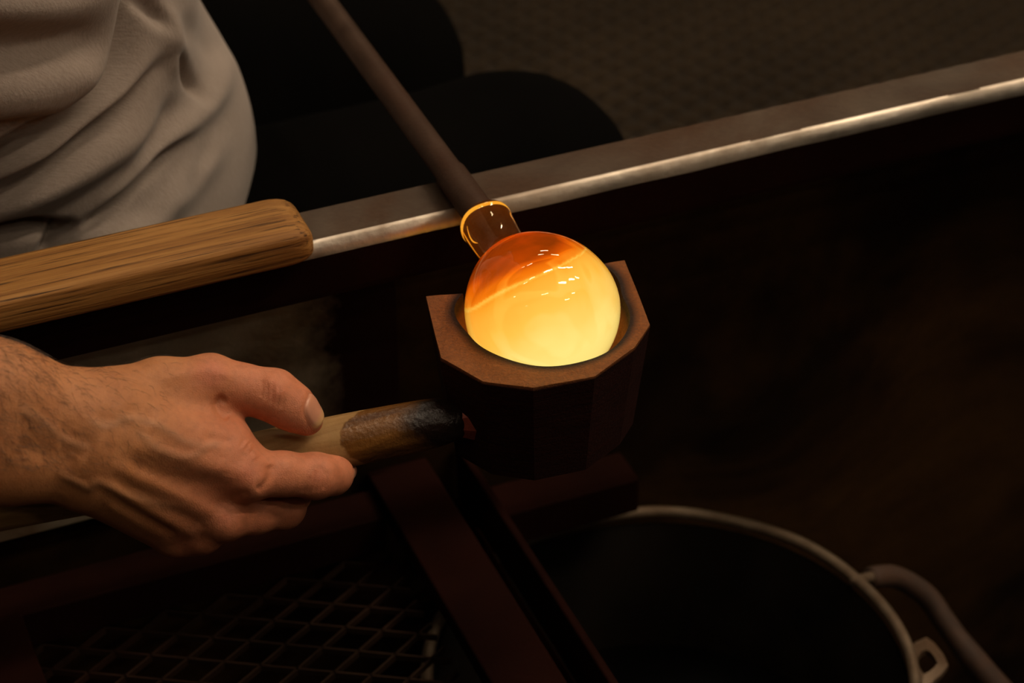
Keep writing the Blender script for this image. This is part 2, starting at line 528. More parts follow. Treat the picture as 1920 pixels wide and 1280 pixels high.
# hot glass: clear refracting skin with a faintly glowing body; hotter core
k = NT('hot_glass_skin')
k.t.nodes.remove(k.b)
gl = k.n('BsdfGlass', Roughness=0.0, IOR=1.5); gl.inputs[0].default_value = (1, .96, .88, 1)
em = k.n('Emission', Strength=7.0); em.inputs[0].default_value = (1, .26, .012, 1)
nz = k.noise(k.coord('Object'), 60, 3)
bmp = k.n('Bump', Strength=.12, Distance=.002); k.t.links.new(nz, bmp.inputs['Height']); k.t.links.new(bmp.outputs[0], gl.inputs['Normal'])
ab = k.n('VolumeAbsorption', Density=105.0); ab.inputs[0].default_value = (1, .62, .16, 1)
ad = k.n('AddShader'); k.t.links.new(em.outputs[0], ad.inputs[0]); k.t.links.new(ab.outputs[0], ad.inputs[1])
k.t.links.new(gl.outputs[0], k.o.inputs['Surface']); k.t.links.new(ad.outputs[0], k.o.inputs['Volume'])
M['glass'] = k.m

k = NT('hot_glass_core')
k.t.nodes.remove(k.b)
heat = k.attr('glowing')
sw = k.noise(k.coord('Object', (1, 1, 1)), 26, 3, .5, 1.2)
h2 = k.math('ADD', heat, k.math('MULTIPLY_ADD', sw, .30, -.15))
bands = k.ramp(k.noise(k.coord('Object', (1, 1, 1), (.5, .3, .2)), 17, 1, .4, 2.2), [(.42, GREY(0)), (.47, GREY(1)), (.58, GREY(.6)), (.62, GREY(0))])
h2 = k.math('ADD', h2, k.math('MULTIPLY', bands, .09))
cr = k.ramp(h2, [(0.0, (.16, .035, .002)), (.10, (.50, .10, .003)), (.22, (.85, .22, .006)), (.38, (1.0, .45, .040)), (.6, (1.0, .62, .10)), (.9, (1.0, .87, .29))])
em = k.n('Emission', Strength=1.1); k.t.links.new(cr, em.inputs[0])
k.t.links.new(em.outputs[0], k.o.inputs['Surface'])
M['core'] = k.m
k.m.cycles.emission_sampling = 'NONE'
for key_, pw in LAMP_POWER.items():
    k = NT('lamp_diffuser_' + key_); k.t.nodes.remove(k.b)
    em = k.n('Emission', Strength=pw); em.inputs[0].default_value = LAMP_COLOR
    k.t.links.new(em.outputs[0], k.o.inputs['Surface']); M['lamp_' + key_] = k.m
k = NT('lamp_housing'); k.set(Base_Color=(.2, .19, .18), Roughness=.5, Metallic=.6); M['housing'] = k.m

# ------------------------------------------------------------------ the room
def slab(name, x0, x1, y0, y1, z0, z1, mat):
    bm = bmesh.new()
    bmesh.ops.create_cube(bm, size=1)
    for q in bm.verts:
        q.co = Vector(((x0 + x1) / 2 + q.co.x * (x1 - x0), (y0 + y1) / 2 + q.co.y * (y1 - y0), (z0 + z1) / 2 + q.co.z * (z1 - z0)))
    return obj(name, from_bm(name, bm), mat)

stain_shield(M['shield_steel'])
RX0, RX1, RY0, RY1, RH = -4.2, 4.8, -4.6, 5.4, 3.06
floor = tag(slab('floor', RX0, RX1, RY0, RY1, -.1, 0, M['floor']), 'dark brown workshop floor under a diamond mesh mat', kind='structure')
tag(slab('ceiling', RX0, RX1, RY0, RY1, RH, RH + .1, M['wall']), kind='structure')
tag(slab('wall_back', RX0, RX1, RY1, RY1 + .1, 0, RH, M['wall']), kind='structure')
tag(slab('wall_left', RX0 - .1, RX0, RY0, RY1, 0, RH, M['wall']), kind='structure')
tag(slab('wall_right', RX1, RX1 + .1, RY0, RY1, 0, RH, M['wall']), kind='structure')
tag(slab('wall_front', RX0, RX1, RY0 - .1, RY0, 0, RH, M['wall']), kind='structure')

# diamond mesh mat lying on the floor behind the bench
def strands(name, ulo, uhi, vlo, vhi, z, su, sv, w, h, place=None):
    """expanded-metal strands: two families of zigzag bars over a rectangle"""
    bm = bmesh.new()
    def bar(a, b):
        a, b = np.array(a, float), np.array(b, float)
        d = b - a; L_ = np.linalg.norm(d)
        n = np.array([-d[1], d[0]]) / L_ * w / 2
        q = [(a - n, 0), (a + n, 0), (a + n * .5, h), (a - n * .5, h), (b - n, 0), (b + n, 0), (b + n * .5, h), (b - n * .5, h)]
        vv = [bm.verts.new((place or loc)(p_[0], p_[1], z + hz)) for p_, hz in q]
        for f in ((3, 2, 6, 7), (0, 3, 7, 4), (2, 1, 5, 6), (0, 1, 2, 3), (4, 7, 6, 5), (0, 4, 5, 1)):
            bm.faces.new([vv[i] for i in f])
    # lines with slope +-sv/su, clipped to the rectangle
    slope = sv / su
    for sg in (1, -1):
        kmin = int(min((vlo - sg * slope * ulo), (vlo - sg * slope * uhi)) / (2 * sv)) - 1
        kmax = int(max((vhi - sg * slope * ulo), (vhi - sg * slope * uhi)) / (2 * sv)) + 1
        for kk in range(kmin, kmax + 1):
            c0 = kk * 2 * sv
            us = sorted([(vlo - c0) / (sg * slope), (vhi - c0) / (sg * slope)])
            a, b = max(us[0], ulo), min(us[1], uhi)
            if b - a > 1:
                bar((a, c0 + sg * slope * a), (b, c0 + sg * slope * b))
    return from_bm(name, bm)

mat_o = obj('floor_mesh_mat', strands('floor_mesh_mat', -900, 1500, 1180, 2900, 0.0, 21, 21, 8.0, .008, lambda a, b, c: (a / 1000, b / 1000, c)), M['strand'])
tag(mat_o, 'dark metal diamond mesh mat covering the floor behind the bench', 'floor mat', kind='stuff')

# ceiling lamps: slim tubes in rows (their reflections are the dashes in the glass)
def lamp_unit(key_):
    t = empty('ceiling_lamp', (0, 0, 0))
    f_ = .62 if key_ == 'dim' else 1.0
    bm = bmesh.new(); bmesh.ops.create_cube(bm, size=1)
    for q in bm.verts: q.co = Vector((q.co.x * .56 * f_, q.co.y * .14 * f_, -.025 + q.co.z * .05))
    obj('housing', from_bm('housing', bm), M['housing'], t)
    bm = bmesh.new(); bmesh.ops.create_cube(bm, size=1)
    for q in bm.verts: q.co = Vector((q.co.x * .50 * f_, q.co.y * .10 * f_, -.055 + q.co.z * .01))
    obj('diffuser', from_bm('diffuser', bm), M['lamp_' + key_], t)
    return t
lamp_proto = {key_: None for key_ in LAMP_POWER}
spots = [(-1350, 1070, 'dim'), (-680, 1200, 'dim'), (-230, 1110, 'dim'), (1120, 2490, 'mid'), (610, 1800, 'dim'), (1340, 1560, 'mid'), (360, 40, 'mid'),
         (1160, 80, 'key'), (1730, 190, 'key'), (910, -960, 'mid'), (1690, -810, 'key'), (2290, -660, 'mid'), (2000, -2100, 'mid'), (1400, -2700, 'mid'),
         (-340, -1450, 'low'), (-2300, -2000, 'dim'), (-2600, -660, 'dim'), (-580, -80, 'dim'), (-1090, -150, 'dim'), (-1200, 2900, 'dim')]
for uu, vv, key_ in spots:
    if lamp_proto[key_] is None: t = lamp_proto[key_] = lamp_unit(key_)
    else:
        t = lamp_proto[key_].copy(); col.objects.link(t)
        for ch in list(lamp_proto[key_].children):
            c_ = ch.copy(); col.objects.link(c_); c_.parent = t
    t.location = loc(uu, vv, RH); t.rotation_euler = (0, 0, YAW + random.uniform(-.12, .12))
    tag(t, 'slim warm lamp on the workshop ceiling above the bench', 'lamp', 'ceiling lamps')

# ------------------------------------------------------------------ the bench
bench = empty('glassblower_bench', loc(0, 420, 0))
tag(bench, 'steel glassblowing bench with worn rail, wooden armrest and rusty side shelf', 'bench')

# near rail: an angle iron with a rounded, polished front corner
RV0, RV1, RZT = 96.0, 128.0, 0.78
def rail_profile(v0, v1, zt, th=.006, drop=.032):
    lip = [(v0, zt - .0075), (v0 + .4, zt - .0058), (v0 + .9, zt - .0044), (v0 + 1.7, zt - .0030), (v0 + 2.8, zt - .0014), (v0 + 3.8, zt - .0003), (v0 + 4.6, zt)]
    return [(v0 + .3, zt - drop), (v0, zt - drop + .003)] + lip + [(v1 - 1.5, zt), (v1, zt - .0015), (v1, zt - th), (v0 + th * 1000, zt - th), (v0 + th * 1000, zt - drop)]
def rail(name, v0, v1, flip=False):
    bm = bmesh.new()
    pr = rail_profile(v0, v1, RZT)
    if flip: pr = [(v0 + v1 - a, b) for a, b in pr]
    stn = np.linspace(-1150, 1150, 231)
    rings = sweep(bm, pr, [(x, 1, 1, 0, 0) for x in stn])
    nz_ = np.interp(stn, np.linspace(-1150, 1150, 60), RNG.normal(0, 1, 60))
    for i, r_ in enumerate(rings):                    # hammered, uneven lip
        for j in (2, 3, 4, 5, 6, 7):
            r_[j].co += Vector(V) * (.0004 * nz_[i]) + Vector((0, 0, .00025 * nz_[i] * math.sin(i * .9)))
    n = len(pr)
    for f in bm.faces:
        js = {rj for ring in () for rj in ring}
        c_ = f.calc_center_median()
        lv = (np.array(c_) - BASE) @ V * 1000
        e_ = lv - v0 if not flip else v1 - lv
        f.material_index = 2 if c_.z < RZT - .0072 else 1 if (e_ < 4.3 and c_.z > RZT - .0072 and len(f.verts) == 4) else 0  # front flange takes a near-black colour for the shade under the lip
        f.smooth = f.material_index == 1
    me = from_bm(name, bm); me.materials.append(M['rail_steel']); me.materials.append(M['rail_edge']); me.materials.append(M['rust_and_shade_steel'])
    return obj(name, me, None, bench)
tag(rail('rail', RV0, RV1), 'worn steel angle rail with a bright polished front edge')
rail('rail', 760, 792, True)

# wooden armrest capping the rail, rounded at its free end
prof = []
hw, hz_ = 19.5, .0140
cv, cz = 103.5, .787
for i in range(28):
    a = 2 * math.pi * i / 28
    e = .38
    prof.append((cv - hw * np.sign(math.cos(a)) * abs(math.cos(a)) ** e, cz + hz_ * .72 * np.sign(math.sin(a)) * abs(math.sin(a)) ** e))
bm = bmesh.new()
st = []
for x in np.linspace(-1100, -100, 60):
    st.append((x, 1, 1, cv, cz))
for x, s1, s2 in ((-96, .995, .99), (-92, .975, .95), (-88.5, .93, .86), (-86, .86, .72), (-84.6, .78, .58)):
    st.append((x, s1, s2, cv, cz - .002))
sweep(bm, prof, st)
arm = obj('armrest', from_bm('armrest', bm, True), M['cap_wood'], bench)
tag(arm, 'worn oak armrest capping the rail, rounded at its end')

def part_box(name, mat, *a, label=None, bevel=.0015):
    bm = bmesh.new(); bench_box(bm, *a, bevel=bevel)
    o = obj(name, from_bm(name, bm), M[mat], bench)
    if label: o['label'] = label
    return o
PV = 160.0
hs = part_box('heat_shield', 'shield_steel', -1100, -20, PV - 8, PV - 5, .60, .7225, label='grey heat-stained steel shield below the armrest', bevel=.0006)
bm = bmesh.new(); bench_box(bm, -1100, -72, PV - 8.6, PV - 4.6, .7218, .7236, .0005)
obj('edge', from_bm('edge', bm), M['worn_lit_edge'], hs)['label'] = 'worn top edge of the shield with its highlight put into the colour'
part_box('side_sheet', 'rust_sheet', -1100, 1100, PV, PV + 3, .02, .745, label='dark rust-stained side sheet below the rail', bevel=.0006)  # lower part added to block light coming under the bench
part_box('shelf_beam', 'rust_and_shade_steel', -1100, -40, 126, 152, .545, .57, label='rusty shelf beam')
part_box('shelf_beam', 'rust_and_shade_steel', 12, 118, 128, 156, .52, .545, label='rusty lower beam behind the bucket')
part_box('shelf_bar', 'rust_and_shade_steel', -40, -4, -420, 158, .566, .578, label='rusty flat bar running toward the viewer')
part_box('shelf_bar', 'rust_and_shade_steel', 14, 19, -420, 158, .545, .58)
part_box('shelf_web', 'rust_and_shade_steel', -6, 16, -420, 150, .535, .541)
part_box('shelf_bar', 'rust_and_shade_steel', -320, -246, -420, 126, .555, .574)
sm = obj('shelf_mesh', strands('shelf_mesh', -246, -42, -420, 120, .548, 17, 10, 2.6, .003), M['mesh_steel'], bench)
tag(sm, 'dark expanded metal shelf mesh', kind='stuff')
part_box('seat', 'cap_wood', -520, -60, 180, 740, .50, .535)
for uu in (-1050, 1050):
    for vv in (164, 752):
        part_box('leg', 'rust_and_shade_steel', uu - 20, uu + 20, vv, vv + 40, 0, .752)
for uu in (-500, -420):
    part_box('seat_bearer', 'rust_and_shade_steel', uu, uu + 25, 168, 760, .47, .50)
for vv in (168, 740):
    part_box('seat_bearer', 'rust_and_shade_steel', -1050, -395, vv, vv + 20, .44, .47)
for uu in (-290, 0):
    part_box('shelf_leg', 'rust_and_shade_steel', uu - 15, uu + 15, -420, -390, 0, .556)

# ------------------------------------------------------------------ blowpipe and hot glass
PIPE_Z = RZT + .0082
pipe_dir = loc(0, 1, 0) - loc(0, 0, 0)
p_end = loc(-1.5, 66, PIPE_Z - .0003)
axis = loc(0, 70, PIPE_Z) - loc(1.8, 800, PIPE_Z + .012)      # toward the glass
axis /= np.linalg.norm(axis)
pipe = obj('blowpipe', lathe('blowpipe', p_end - axis * 1.25, axis,
     [(0, .004), (0, .0065), (.02, .0068), (1.0, .0068), (1.195, .0072), (1.2, .0082), (1.258, .0082), (1.272, .0078), (1.274, .004)], 40), M['pipe_steel'])
tag(pipe, 'long dark steel blowpipe laid across the rail', 'blowpipe')

GC = loc(-3, -1, .7825)                                        # centre of the bulb
G0 = loc(-1.5, 72.5, PIPE_Z - .0003)
gax = (GC - G0); glen = np.linalg.norm(gax); gax = gax / glen
glass = empty('molten_glass_gather', GC)
tag(glass, 'glowing orange-yellow bulb of molten glass on the blowpipe', 'molten glass')
prof_g = np.array([(-1, 8.6), (-.6, 11.5), (.8, 13.0), (3, 13.4), (6, 13.0), (14, 12.4), (24, 12.3), (31, 13.2), (35, 15.6), (39, 19.6), (45, 25), (53, 30.2),
                   (62, 34.2), (72, 36.2), (80, 36.2), (88, 34.0), (96, 29.0), (102, 22.5), (106, 15.5), (108.5, 8), (109.5, 1.2)], float)
pg = spline(prof_g, 90); pg[:, 1] = np.maximum(pg[:, 1], .4)
# bore: the pipe sits in the collar, an air pocket follows it
prof_in = np.array([(110, .4)])
body = lathe('glass_skin', G0, gax, [(a / 1000, b / 1000) for a, b in pg], 96)
obj('glass_skin', body, M['glass'], glass)
# hot core, settled toward the tip and the lower side
g_c = w2cc(GC); gx_c = np.array([gax @ RT, gax @ UP, -(gax @ FW)])
nh = np.array([.478, -.878, -.02]); nh /= np.linalg.norm(nh)
ext = 42
fld = Field(*[np.arange(g_c[i] - ext, g_c[i] + ext, 1.0) for i in range(3)])
X, Y, Z = np.meshgrid(*fld.ax, indexing='ij')
rel = np.stack([X - g_c[0], Y - g_c[1], Z - g_c[2]], -1)
s_ = rel @ gx_c
rad = np.sqrt(np.maximum((rel ** 2).sum(-1) - s_ ** 2, 0))
prf = np.interp(s_ + glen * 1000, pg[:, 0], pg[:, 1], left=0, right=0) - 3.5
Dc = (rad - prf).astype(np.float32) * .85
Dc = smax(Dc, (s_ - 34.0).astype(np.float32), 6)
Dc = smax(Dc, (-(rel @ nh) - 24.0 + .006 * (rel ** 2).sum(-1) + 1.6 * np.sin(rel[..., 0] / 9 + 1) + 1.0 * np.sin(rel[..., 2] / 7)).astype(np.float32), 3)
Pc, Qc = fld.mesh(Dc)
Pc = relax(Pc, Qc, 6)
me = fast_mesh('hot_core', cc2w(Pc), Qc)
Nc = vnormals(Pc, Qc)
cap = sstep(-(Nc @ nh), .25, .85)                              # the cooler top of the melt
rc_ = Pc - g_c; rc_ = np.linalg.norm(rc_ - (rc_ @ nh)[:, None] * nh, axis=1)
heat = np.clip(.36 + ((Pc - g_c) @ nh + 20) / 82, 0, 1) * (1 - cap) + cap * (.02 + .20 * sstep(rc_, 12, 30))
heat = np.maximum(heat, .62 * np.exp(-((cap - .5) / .22) ** 2))
attr(me, 'glowing', heat)
obj('hot_core', me, M['core'], glass)
bm = bmesh.new()
e1 = np.cross(gax, [0, 0, 1.0]); e1 /= np.linalg.norm(e1); e2 = np.cross(gax, e1)
tube(bm, [G0 + gax * (.0022 + .0006 * math.sin(3 * t)) + (e1 * math.cos(t) + e2 * math.sin(t)) * .0116 for t in np.linspace(0, 2 * math.pi, 60, endpoint=False)], .0010, 8, True)  # glowing ring added for core light reflected inside the collar
me = from_bm('lip_reflected_glow', bm, True); attr(me, 'glowing', np.full(len(me.vertices), .27))
o_ = obj('lip_reflected_glow', me, M['core'], glass)
bm = bmesh.new(); gv = []  # glowing threads added for core light caught in the neck's edges
for ang, s0, s1, rr_, w_ in [(0.05, 2, 26, 11.2, .9), (-.35, 6, 20, 11.5, .5), (math.pi - .05, 2, 25, 11.2, .9), (math.pi + .4, 4, 16, 11.4, .6)] + \
        [(RNG.uniform(-2.9, -.2), a_, a_ + RNG.uniform(.8, 2.2), RNG.uniform(8.8, 10.5), RNG.uniform(.15, .4)) for a_ in ()]:
    n0 = len(bm.verts)
    ts = np.linspace(0, 1, 9)
    tube(bm, [G0 + gax * (s0 + (s1 - s0) * t) / 1000 + (e1 * math.cos(ang + .25 * math.sin(3 * t)) + e2 * math.sin(ang + .25 * math.sin(3 * t))) * rr_ / 1000 for t in ts], w_ / 1000 * np.sin(np.pi * (.06 + .88 * ts)), 6)
    gv += [RNG.uniform(.08, .26)] * (len(bm.verts) - n0)
me = from_bm('reflected_streaks', bm, True); attr(me, 'glowing', gv)
tag(obj('reflected_streaks', me, M['core'], glass), 'orange streaks added for core light caught along the glass neck', kind='stuff')
o_['label'] = 'glowing ring added for core light reflected in the glass collar'

# ------------------------------------------------------------------ cherry wood block with its handle
block = empty('wooden_block', loc(0, 0, .72))
tag(block, 'wet cherry wood shaping block cupping the molten glass', 'shaping block')
outer = [(-47.7, 34.0), (-59.3, -14.6), (-48.2, -38.2), (-29.3, -51.9), (-.1, -54.3), (25.8, -41.8), (40.4, -27.9), (52.5, 25.3)]
hc = np.array([-1.0, -3.0]); HR = 38.7
RIM, BOT = .78, .722
bm = bmesh.new()
cl = bm.verts.layers.float.new('char'); sl_ = bm.verts.layers.float.new('side')
# open profile of the cavity as seen from above: arc from right tip round the front to left tip
NARC = 96
tipR = (39.5, 26.3); tipL = (-32.0, 32.0)
aR = math.atan2(tipR[1] - hc[1], tipR[0] - hc[0]); aL = math.atan2(tipL[1] - hc[1], tipL[0] - hc[0])
arc = [aR - (aR + 2 * math.pi - aL) * i / NARC for i in range(NARC + 1)]
def hole_r(a):
    t_ = min(1, max(0, (math.sin(a) + .05) / .65))          # the sides open out toward the back
    return HR + (10.5 if math.cos(a) > 0 else 5.0) * t_ * t_ * (3 - 2 * t_) + 0.3 * math.sin(3 * a)
inner = [(hc[0] + hole_r(a) * math.cos(a), hc[1] + hole_r(a) * math.sin(a)) for a in arc]
# outer polyline resampled to the same count, from right tip to left tip
path = [np.array(outer[7])] + [np.array(q) for q in outer[6::-1]]
path = [np.array(q, float) for q in path]
def resample(path, n):
    seg = [np.linalg.norm(path[i + 1] - path[i]) for i in range(len(path) - 1)]
    tot = sum(seg); cnt = [max(1, round(s / tot * n)) for s in seg]
    while sum(cnt) > n: cnt[int(np.argmax(cnt))] -= 1
    while sum(cnt) < n: cnt[int(np.argmax(seg))] += 1
    out = [path[0]]
    for i, c_ in enumerate(cnt):
        for j in range(1, c_ + 1): out.append(path[i] + (path[i + 1] - path[i]) * j / c_)
    return out
outp = resample(path, NARC)
def bv(u_, v_, z_, ch, sd):
    q = bm.verts.new(loc(u_, v_, z_)); q[cl] = ch; q[sl_] = sd; return q
LEV = 5
top_rows = []
for i in range(NARC + 1):
    a = np.array(inner[i]); b = np.array(outp[i]); row = []
    for j in range(LEV + 1):
        t = j / LEV; t2 = t if t < 1 else 1
        p_ = a + (b - a) * (.02 + .96 * t)
        wob = .00025 * math.sin(i * .31 + j * .8)
        dist_ = np.linalg.norm(p_ - a)
        row.append(bv(p_[0], p_[1], RIM + wob, max(0, 1 - dist_ / 9.0), 0))
    top_rows.append(row)
side_rows = []
for i in range(NARC + 1):
    b = np.array(outp[i]); row = []
    for j in range(6):
        t = j / 5
        s = 1 - .13 * t
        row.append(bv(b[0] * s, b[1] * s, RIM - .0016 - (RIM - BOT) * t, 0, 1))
    side_rows.append(row)
cav_rows = []
for i in range(NARC + 1):
    a = arc[i]; row = []
    for j in range(9):
        ph = math.pi / 2 * j / 8
        r_ = hole_r(a) * math.cos(ph * .97)
        row.append(bv(hc[0] + r_ * math.cos(a), hc[1] + r_ * math.sin(a), RIM - .0012 - .046 * math.sin(ph), (1.0, .5, .2)[j] if j < 3 else .05, 0))
    cav_rows.append(row)
def stitch(A, B):
    for i in range(len(A) - 1):
        bm.faces.new((A[i], A[i + 1], B[i + 1], B[i]))
for j in range(LEV):
    stitch([r[j] for r in top_rows], [r[j + 1] for r in top_rows])
stitch([r[LEV] for r in top_rows], [r[0] for r in side_rows])
for j in range(5): stitch([r[j] for r in side_rows], [r[j + 1] for r in side_rows])
stitch([r[0] for r in cav_rows], [r[0] for r in top_rows])
for j in range(8): stitch([r[j + 1] for r in cav_rows], [r[j] for r in cav_rows])
# cut faces at the two tips and the low back lip
for e in (0, NARC):
    chain = [cav_rows[e][j] for j in range(8, -1, -1)] + [top_rows[e][j] for j in range(LEV + 1)] + [side_rows[e][j] for j in range(6)]
    bm.faces.new(chain)
bm.faces.new([r[5] for r in side_rows])
me = from_bm('block_body', bm)
for p_ in me.polygons: p_.use_smooth = False
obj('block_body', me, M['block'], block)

# handle: round stick tapering toward the hand's heel
H0, H1 = loc(-50, -16.5, .7445), loc(-262, 2.0, .7445)
hax = (H1 - H0); hlen = np.linalg.norm(hax); hax /= hlen
hp = [(-.004, .0078), (.004, .0098), (.014, .0115), (.03, .0121), (.06, .0124), (.10, .0120), (.15, .0108), (.20, .0098), (.25, .0098), (.30, .0099), (.305, .0085), (.306, .001)]
hp = spline(np.array(hp) * 1000, 60) / 1000
me = lathe('handle', H0, hax, [tuple(q) for q in hp], 40)
co = np.zeros(len(me.vertices) * 3); me.vertices.foreach_get('co', co); co = co.reshape(-1, 3)
al = (co - H0) @ hax
e_up = np.array([0, 0, 1.0]); 
rad_ = co - H0 - al[:, None] * hax; rad_ /= np.linalg.norm(rad_, axis=1)[:, None] + 1e-9
attr(me, 'along', 1.03 - al / .112 - .16 * (1 - np.clip(rad_ @ -FW, -1, 1)))
obj('handle', me, M['handle'], block)
ten = lathe('tenon', H0 - hax * .012, hax, [(0, .0125), (.008, .0122), (.016, .0085), (.0165, .004)], 10, smooth=False)
obj('tenon', ten, M['tenon'], block)['label'] = 'tenon where the handle meets the block, red light put into its colour'

# ------------------------------------------------------------------ the seated person
person = empty('person', loc(-200, 380, 0))
tag(person, 'seated person in grey-brown shirt and black trousers gripping the block handle', 'person')

def hdepth(px):                                   # depth of the handle's axis under a photo column
    return 1.0415 + (px - 60) / 740 * .046
def J(px, py, off):
    return cc(px, py, hdepth(px) + off / 1000)

# right arm and hand
xs = np.concatenate([grow(-238, -640, .8, 7)[::-1], np.arange(-238, -66, .75)])
ys = np.concatenate([np.arange(-106, 4, .75), grow(4, 420, .8, 8)])
zlo, zhi = -1118, -985
zs = np.concatenate([grow(zlo, -1420, .8, 8)[::-1], np.arange(zlo, zhi, .75), grow(zhi, -800, .8, 6)])
F = Field(xs, ys, zs)
palm = F.blank()
elbow = w2cc(loc(-520, 70, .93)); shoulder = w2cc(loc(-330, 235, 1.19))
wr_r, wr_u = J(150, 768, -30), J(140, 880, -26)
fr_r, fr_u = J(-10, 735, -34), J(-10, 850, -30)
mid = (fr_r + fr_u) / 2 + (elbow - (fr_r + fr_u) / 2) * .45
F.cone(palm, wr_r, fr_r, 16.5, 19.5, 14, None)
F.cone(palm, wr_u, fr_u, 15.5, 19.0, 14, None)
F.cone(palm, (wr_r + wr_u) / 2, (fr_r + fr_u) / 2, 18, 20, 12)
F.cone(palm, fr_r, mid + np.array([0, 8, 0]), 19.5, 31, 16, margin=30)
F.cone(palm, fr_u, mid - np.array([0, 8, 0]), 19.0, 30, 16, margin=30)
F.cone(palm, mid, elbow, 37, 38, 16, margin=30)
F.cone(palm, elbow, shoulder, 40, 50, 16, margin=30)
MCP = {'i': J(462, 890, -25), 'm': J(418, 968, -15), 'r': J(374, 996, -4), 'l': J(328, 1002, 3)}
F.cone(palm, J(175, 790, -34), MCP['i'], 13.5, 11.0, 10)
F.cone(palm, J(165, 830, -35), MCP['m'], 13.5, 10.5, 10)
F.cone(palm, J(165, 866, -31), MCP['r'], 13.5, 9.5, 10)
F.cone(palm, J(170, 902, -24), MCP['l'], 12.5, 8.6, 10)
F.cone(palm, J(190, 800, -22), J(405, 880, -10), 14, 12, 12)            # palm body
F.cone(palm, J(190, 890, -14), J(320, 975, 6), 14, 11, 10)              # heel of the little finger
F.cone(palm, J(230, 783, -31), J(425, 838, -24), 13.5, 11.5, 10)        # muscle between thumb and index
F.cone(palm, J(170, 752, -28), J(300, 722, -20), 12.0, 11.5, 10)        # base of the thumb
F.cone(palm, J(220, 770, -16), J(370, 740, -10), 14, 11, 12)            # ball of the thumb
F.cone(palm, J(345, 760, -18), J(420, 815, -18), 11, 9.5, 8)            # web
def finger(pts, rs, k=4.0):
    D = F.blank()
    for a, b, r1, r2 in zip(pts[:-1], pts[1:], rs[:-1], rs[1:]):
        F.cone(D, a, b, r1, r2, k)
    return D
fing = finger([J(300, 722, -20), J(395, 714, -17), J(455, 728, -17), J(513, 741, -18), J(550, 765, -18.5), J(576, 785, -18)], [11.5, 11.4, 10.3, 11.2, 9.8, 7.6], 5)
idx = finger([MCP['i'], J(530, 888, -21), J(592, 892, -17), J(624, 890, -9), J(646, 881, 4)], [11.0, 9.6, 10.0, 8.7, 5.6], 4)
idx = smin(idx, finger([MCP['i'], J(462, 850, -18)], [8.5, 6.5], 3), 6)
mdl = finger([MCP['m'], J(478, 960, -6), J(532, 950, 4), J(548, 925, 18), J(530, 885, 26)], [10.5, 9.5, 9.6, 8.4, 7], 4)
rng_ = finger([MCP['r'], J(420, 978, 12), J(462, 948, 22), J(470, 905, 32), J(440, 872, 31)], [9.5, 8.8, 8.8, 8, 7], 4)
ltl = finger([MCP['l'], J(368, 985, 14), J(398, 955, 24), J(402, 915, 31), J(385, 888, 30)], [8.6, 7.8, 7.6, 7, 6], 4)
FD = smin(smin(smin(smin(fing, idx, .8), mdl, 1.6), rng_, 1.6), ltl, 1.6)
HD = smin(palm, FD, 5.0)
# knuckle heads
for key, r_, dz in (('i', 7.0, 6.0), ('m', 6.8, 6.2), ('r', 6.2, 5.8), ('l', 5.8, 4.8)):
    F.cone(HD, MCP[key] + np.array([1, -.5, dz]), MCP[key] + np.array([2.5, -2.0, dz]), r_, r_, 5)
# press the handle into the palm
h0c, h1c = w2cc(H0), w2cc(H0 + hax * .30)
sl = F.box(np.minimum(h0c, h1c) - 18, np.maximum(h0c, h1c) + 18)
X, Y, Z = F.coords(sl)
hv = w2cc(H0 + hax) - w2cc(H0); hv = hv / np.linalg.norm(hv)
rx, ry, rz = X - h0c[0], Y - h0c[1], Z - h0c[2]
tt = rx * hv[0] + ry * hv[1] + rz * hv[2]
rr = np.sqrt(np.maximum(rx ** 2 + ry ** 2 + rz ** 2 - tt ** 2, 0))
hr_ = np.interp(tt / 1000, hp[:, 0], hp[:, 1] * 1000).astype(np.float32)
cut = -(rr - hr_ - .15)
HD[sl] = smax(HD[sl], cut.astype(np.float32), 1.5)
P, Q = F.mesh(HD)
# keep the largest piece only
P = relax(P, Q, 3, .5)
N = vnormals(P, Q)
q = to_px(P)
face = sstep(N[:, 2], -.05, .45)
disp = np.zeros(len(P)); red = np.zeros(len(P)); veinm = np.zeros(len(P))
def ridge(poly, amp, w, taper=True, isvein=False):
    """raise (or cut) a ridge along a polyline drawn on the back of the hand; mm, px"""
    global disp, veinm
    m = (q[:, 0] > min(p_[0] for p_ in poly) - 4 * w) & (q[:, 0] < max(p_[0] for p_ in poly) + 4 * w) & \
        (q[:, 1] > min(p_[1] for p_ in poly) - 4 * w) & (q[:, 1] < max(p_[1] for p_ in poly) + 4 * w)
    if not m.any(): return
    pl = spline(np.array(poly), max(8, 6 * len(poly))) if len(poly) > 2 else np.array(poly)
    d, t = dpoly(q[m], pl)
    g = np.exp(-(d / w) ** 2) * face[m]
    if taper: g = g * sstep(t, 0, .15) * (1 - sstep(t, .85, 1))
    disp[m] += amp * g
    if isvein: veinm[m] = np.maximum(veinm[m], g)
# tendons fanning to the knuckles
ridge([(225, 830), (330, 858), (420, 880), (470, 893)], .9, 18)
ridge([(200, 868), (290, 905), (370, 945), (425, 972)], 1.2, 15)
ridge([(190, 900), (270, 948), (340, 990), (385, 1008)], 1.3, 13)
ridge([(190, 935), (260, 978), (320, 1010)], .8, 11)
# hollows between them
ridge([(235, 868), (320, 898), (400, 905), (432, 922)], -.75, 16)
ridge([(215, 905), (290, 940), (365, 978), (392, 990)], -.9, 11)
ridge([(210, 935), (280, 975), (335, 1003)], -1.0, 10)
